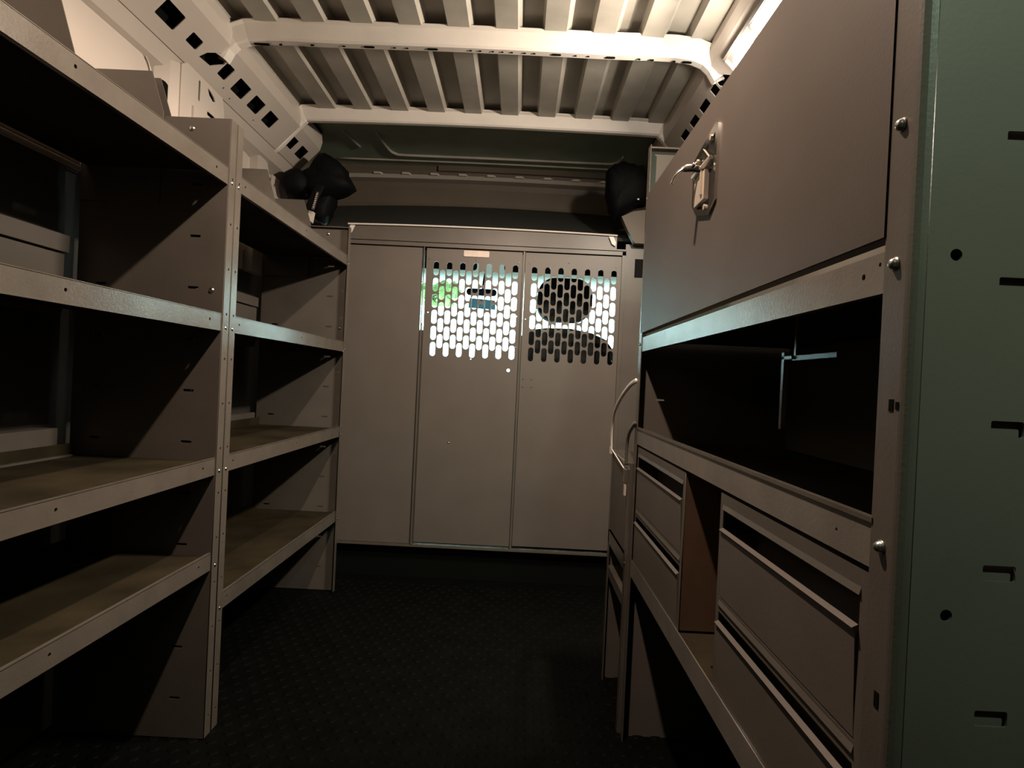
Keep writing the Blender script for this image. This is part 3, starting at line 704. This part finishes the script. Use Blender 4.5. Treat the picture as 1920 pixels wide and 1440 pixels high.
bm = bmesh.new(); prism(bm, [(.418, 1.655), (.47, 1.680), (.60, 1.70), (.60, 1.54), (.48, 1.54), (.445, 1.60)], 'y', 2.70, 2.74); bm_obj('body', bm, M['header'], t, bevel=.006)

# ================================================================== CAB CONTENTS
t = thing('passenger_seat', 'dark passenger seat with a rounded headrest seen through the right perforated door', 'seat', (.25, 3.2, -.3))
bm = bmesh.new(); prism(bm, [(.00, .35), (.50, .35), (.515, 1.00), (.485, 1.07), (.43, 1.140), (.36, 1.170), (.25, 1.188), (.13, 1.186), (.04, 1.172), (-.02, 1.12), (-.03, 1.0)], 'y', 3.10, 3.20)
bm_obj('backrest', bm, M['seat'], t, bevel=.015)
bm = bmesh.new(); prism(bm, rrect(.214, 1.330, .275, .215, .085, 8), 'y', 3.08, 3.18); bm_obj('headrest', bm, M['seat'], t, bevel=.015)
for x in (.150, .280):
    tube('headrest_post', [(x, 3.14, 1.16), (x, 3.14, 1.26)], .006, M['chrome'], t)
boxes('seat_cushion', [(-.01, .50, 3.10, 3.70, .22, .38)], M['seat'], t, bevel=.03)
boxes('seat_base', [(.03, .46, 3.15, 3.65, -.3, .22)], M['black'], t, bevel=.01)
t = thing('rear_view_mirror', 'dark rounded rear view mirror on the windshield, seen through the left perforated door', 'mirror', (-.235, 3.55, 1.41))
bm = bmesh.new(); prism(bm, rrect(-.238, 1.415, .175, .040, .019, 6), 'y', 3.55, 3.575); bm_obj('mirror_head', bm, M['mirror'], t, bevel=.004)
tube('stem', [(-.235, 3.575, 1.42), (-.235, 3.66, 1.50), (-.235, 3.75, 1.555)], .006, M['black'], t)
t = thing('hanging_card', 'blue-grey card just below the rear view mirror', 'card', (-.235, 3.60, 1.35))
bm = bmesh.new(); prism(bm, [(-.315, 1.328), (-.155, 1.322), (-.160, 1.378), (-.310, 1.385)], 'y', 3.60, 3.604); bm_obj('card', bm, M['tag'], t)
tube('cord', [(-.235, 3.602, 1.380), (-.235, 3.60, 1.395), (-.235, 3.585, 1.41)], .002, M['black'], t)
for (x0, x1, w) in ((-1.0, -.275, 'left'), (-.115, .60, 'right')):
    t = thing('sun_visor', 'dark sun visor hanging at the top %s of the windshield' % w, 'visor', ((x0+x1)/2, 3.60, 1.60), 'sun visors above the windshield')
    bm = bmesh.new(); prism(bm, rrect((x0+x1)/2, 1.585, x1-x0, .072, .02, 4), 'y', 3.60, 3.615); bm_obj('visor', bm, M['trimblack'], t)
    tube('hinge_rod', [(x0+.05, 3.607, 1.615), (x1-.05, 3.607, 1.617)], .005, M['black'], t)

# ================================================================== ADDED UNSEEN WALLS AROUND THE VAN, BLOCK THE SKY LIGHT
struct(boxes('blocker_wall_back', [(-5, 5, -6.2, -6, -.7, 4)], M['blocker']))
struct(boxes('blocker_wall_left', [(-5.2, -5, -6.2, 3.6, -.7, 4)], M['blocker']))
struct(boxes('blocker_wall_right', [(5, 5.2, -6.2, 3.6, -.7, 4)], M['blocker']))
struct(boxes('trim_39', [(-5.2, 5.2, -6.2, 3.6, 4, 4.2)], M['blocker']))
struct(boxes('blocker_wall_front', [(-5.2, -1.20, 3.4, 3.6, -.7, 4), (.80, 5.2, 3.4, 3.6, -.7, 4), (-1.20, .80, 3.4, 3.6, 2.08, 4)], M['blocker']))
# ================================================================== OUTSIDE, AHEAD OF THE VAN
struct(boxes('ground', [(-30, 30, -8, 60, -.70, -.60)], M['asphalt']))
t = thing('building', 'pale low building ahead of the van seen through the perforations', 'building', (-2, 16, -.6))
boxes('wall', [(-6, 7, 16, 20, -.6, 2.55)], M['render'], t); boxes('roof', [(-6.2, 7.2, 15.8, 20.2, 2.55, 2.75)], M['render'], t)
t = thing('tree', 'light green tree top behind the pale building, left of the mirror', 'tree', (-4.2, 24, -.6))
tube('trunk', [(-4.2, 24, -.6), (-4.1, 24, 1.5), (-4.2, 24, 3.2)], .15, M['bark'], t)
bm = bmesh.new()
for k in range(90):
    c = Vector((-4.2+random.uniform(-1.6, 1.6), 24+random.uniform(-.9, .9), 4.1+random.uniform(-.5, .5)))
    g = bmesh.ops.create_icosphere(bm, subdivisions=1, radius=random.uniform(.16, .32))
    bmesh.ops.translate(bm, verts=g['verts'], vec=c)
for vv in bm.verts: vv.co += Vector((random.uniform(-.05, .05),)*3)
bm_obj('crown', bm, M['foliage'], t)
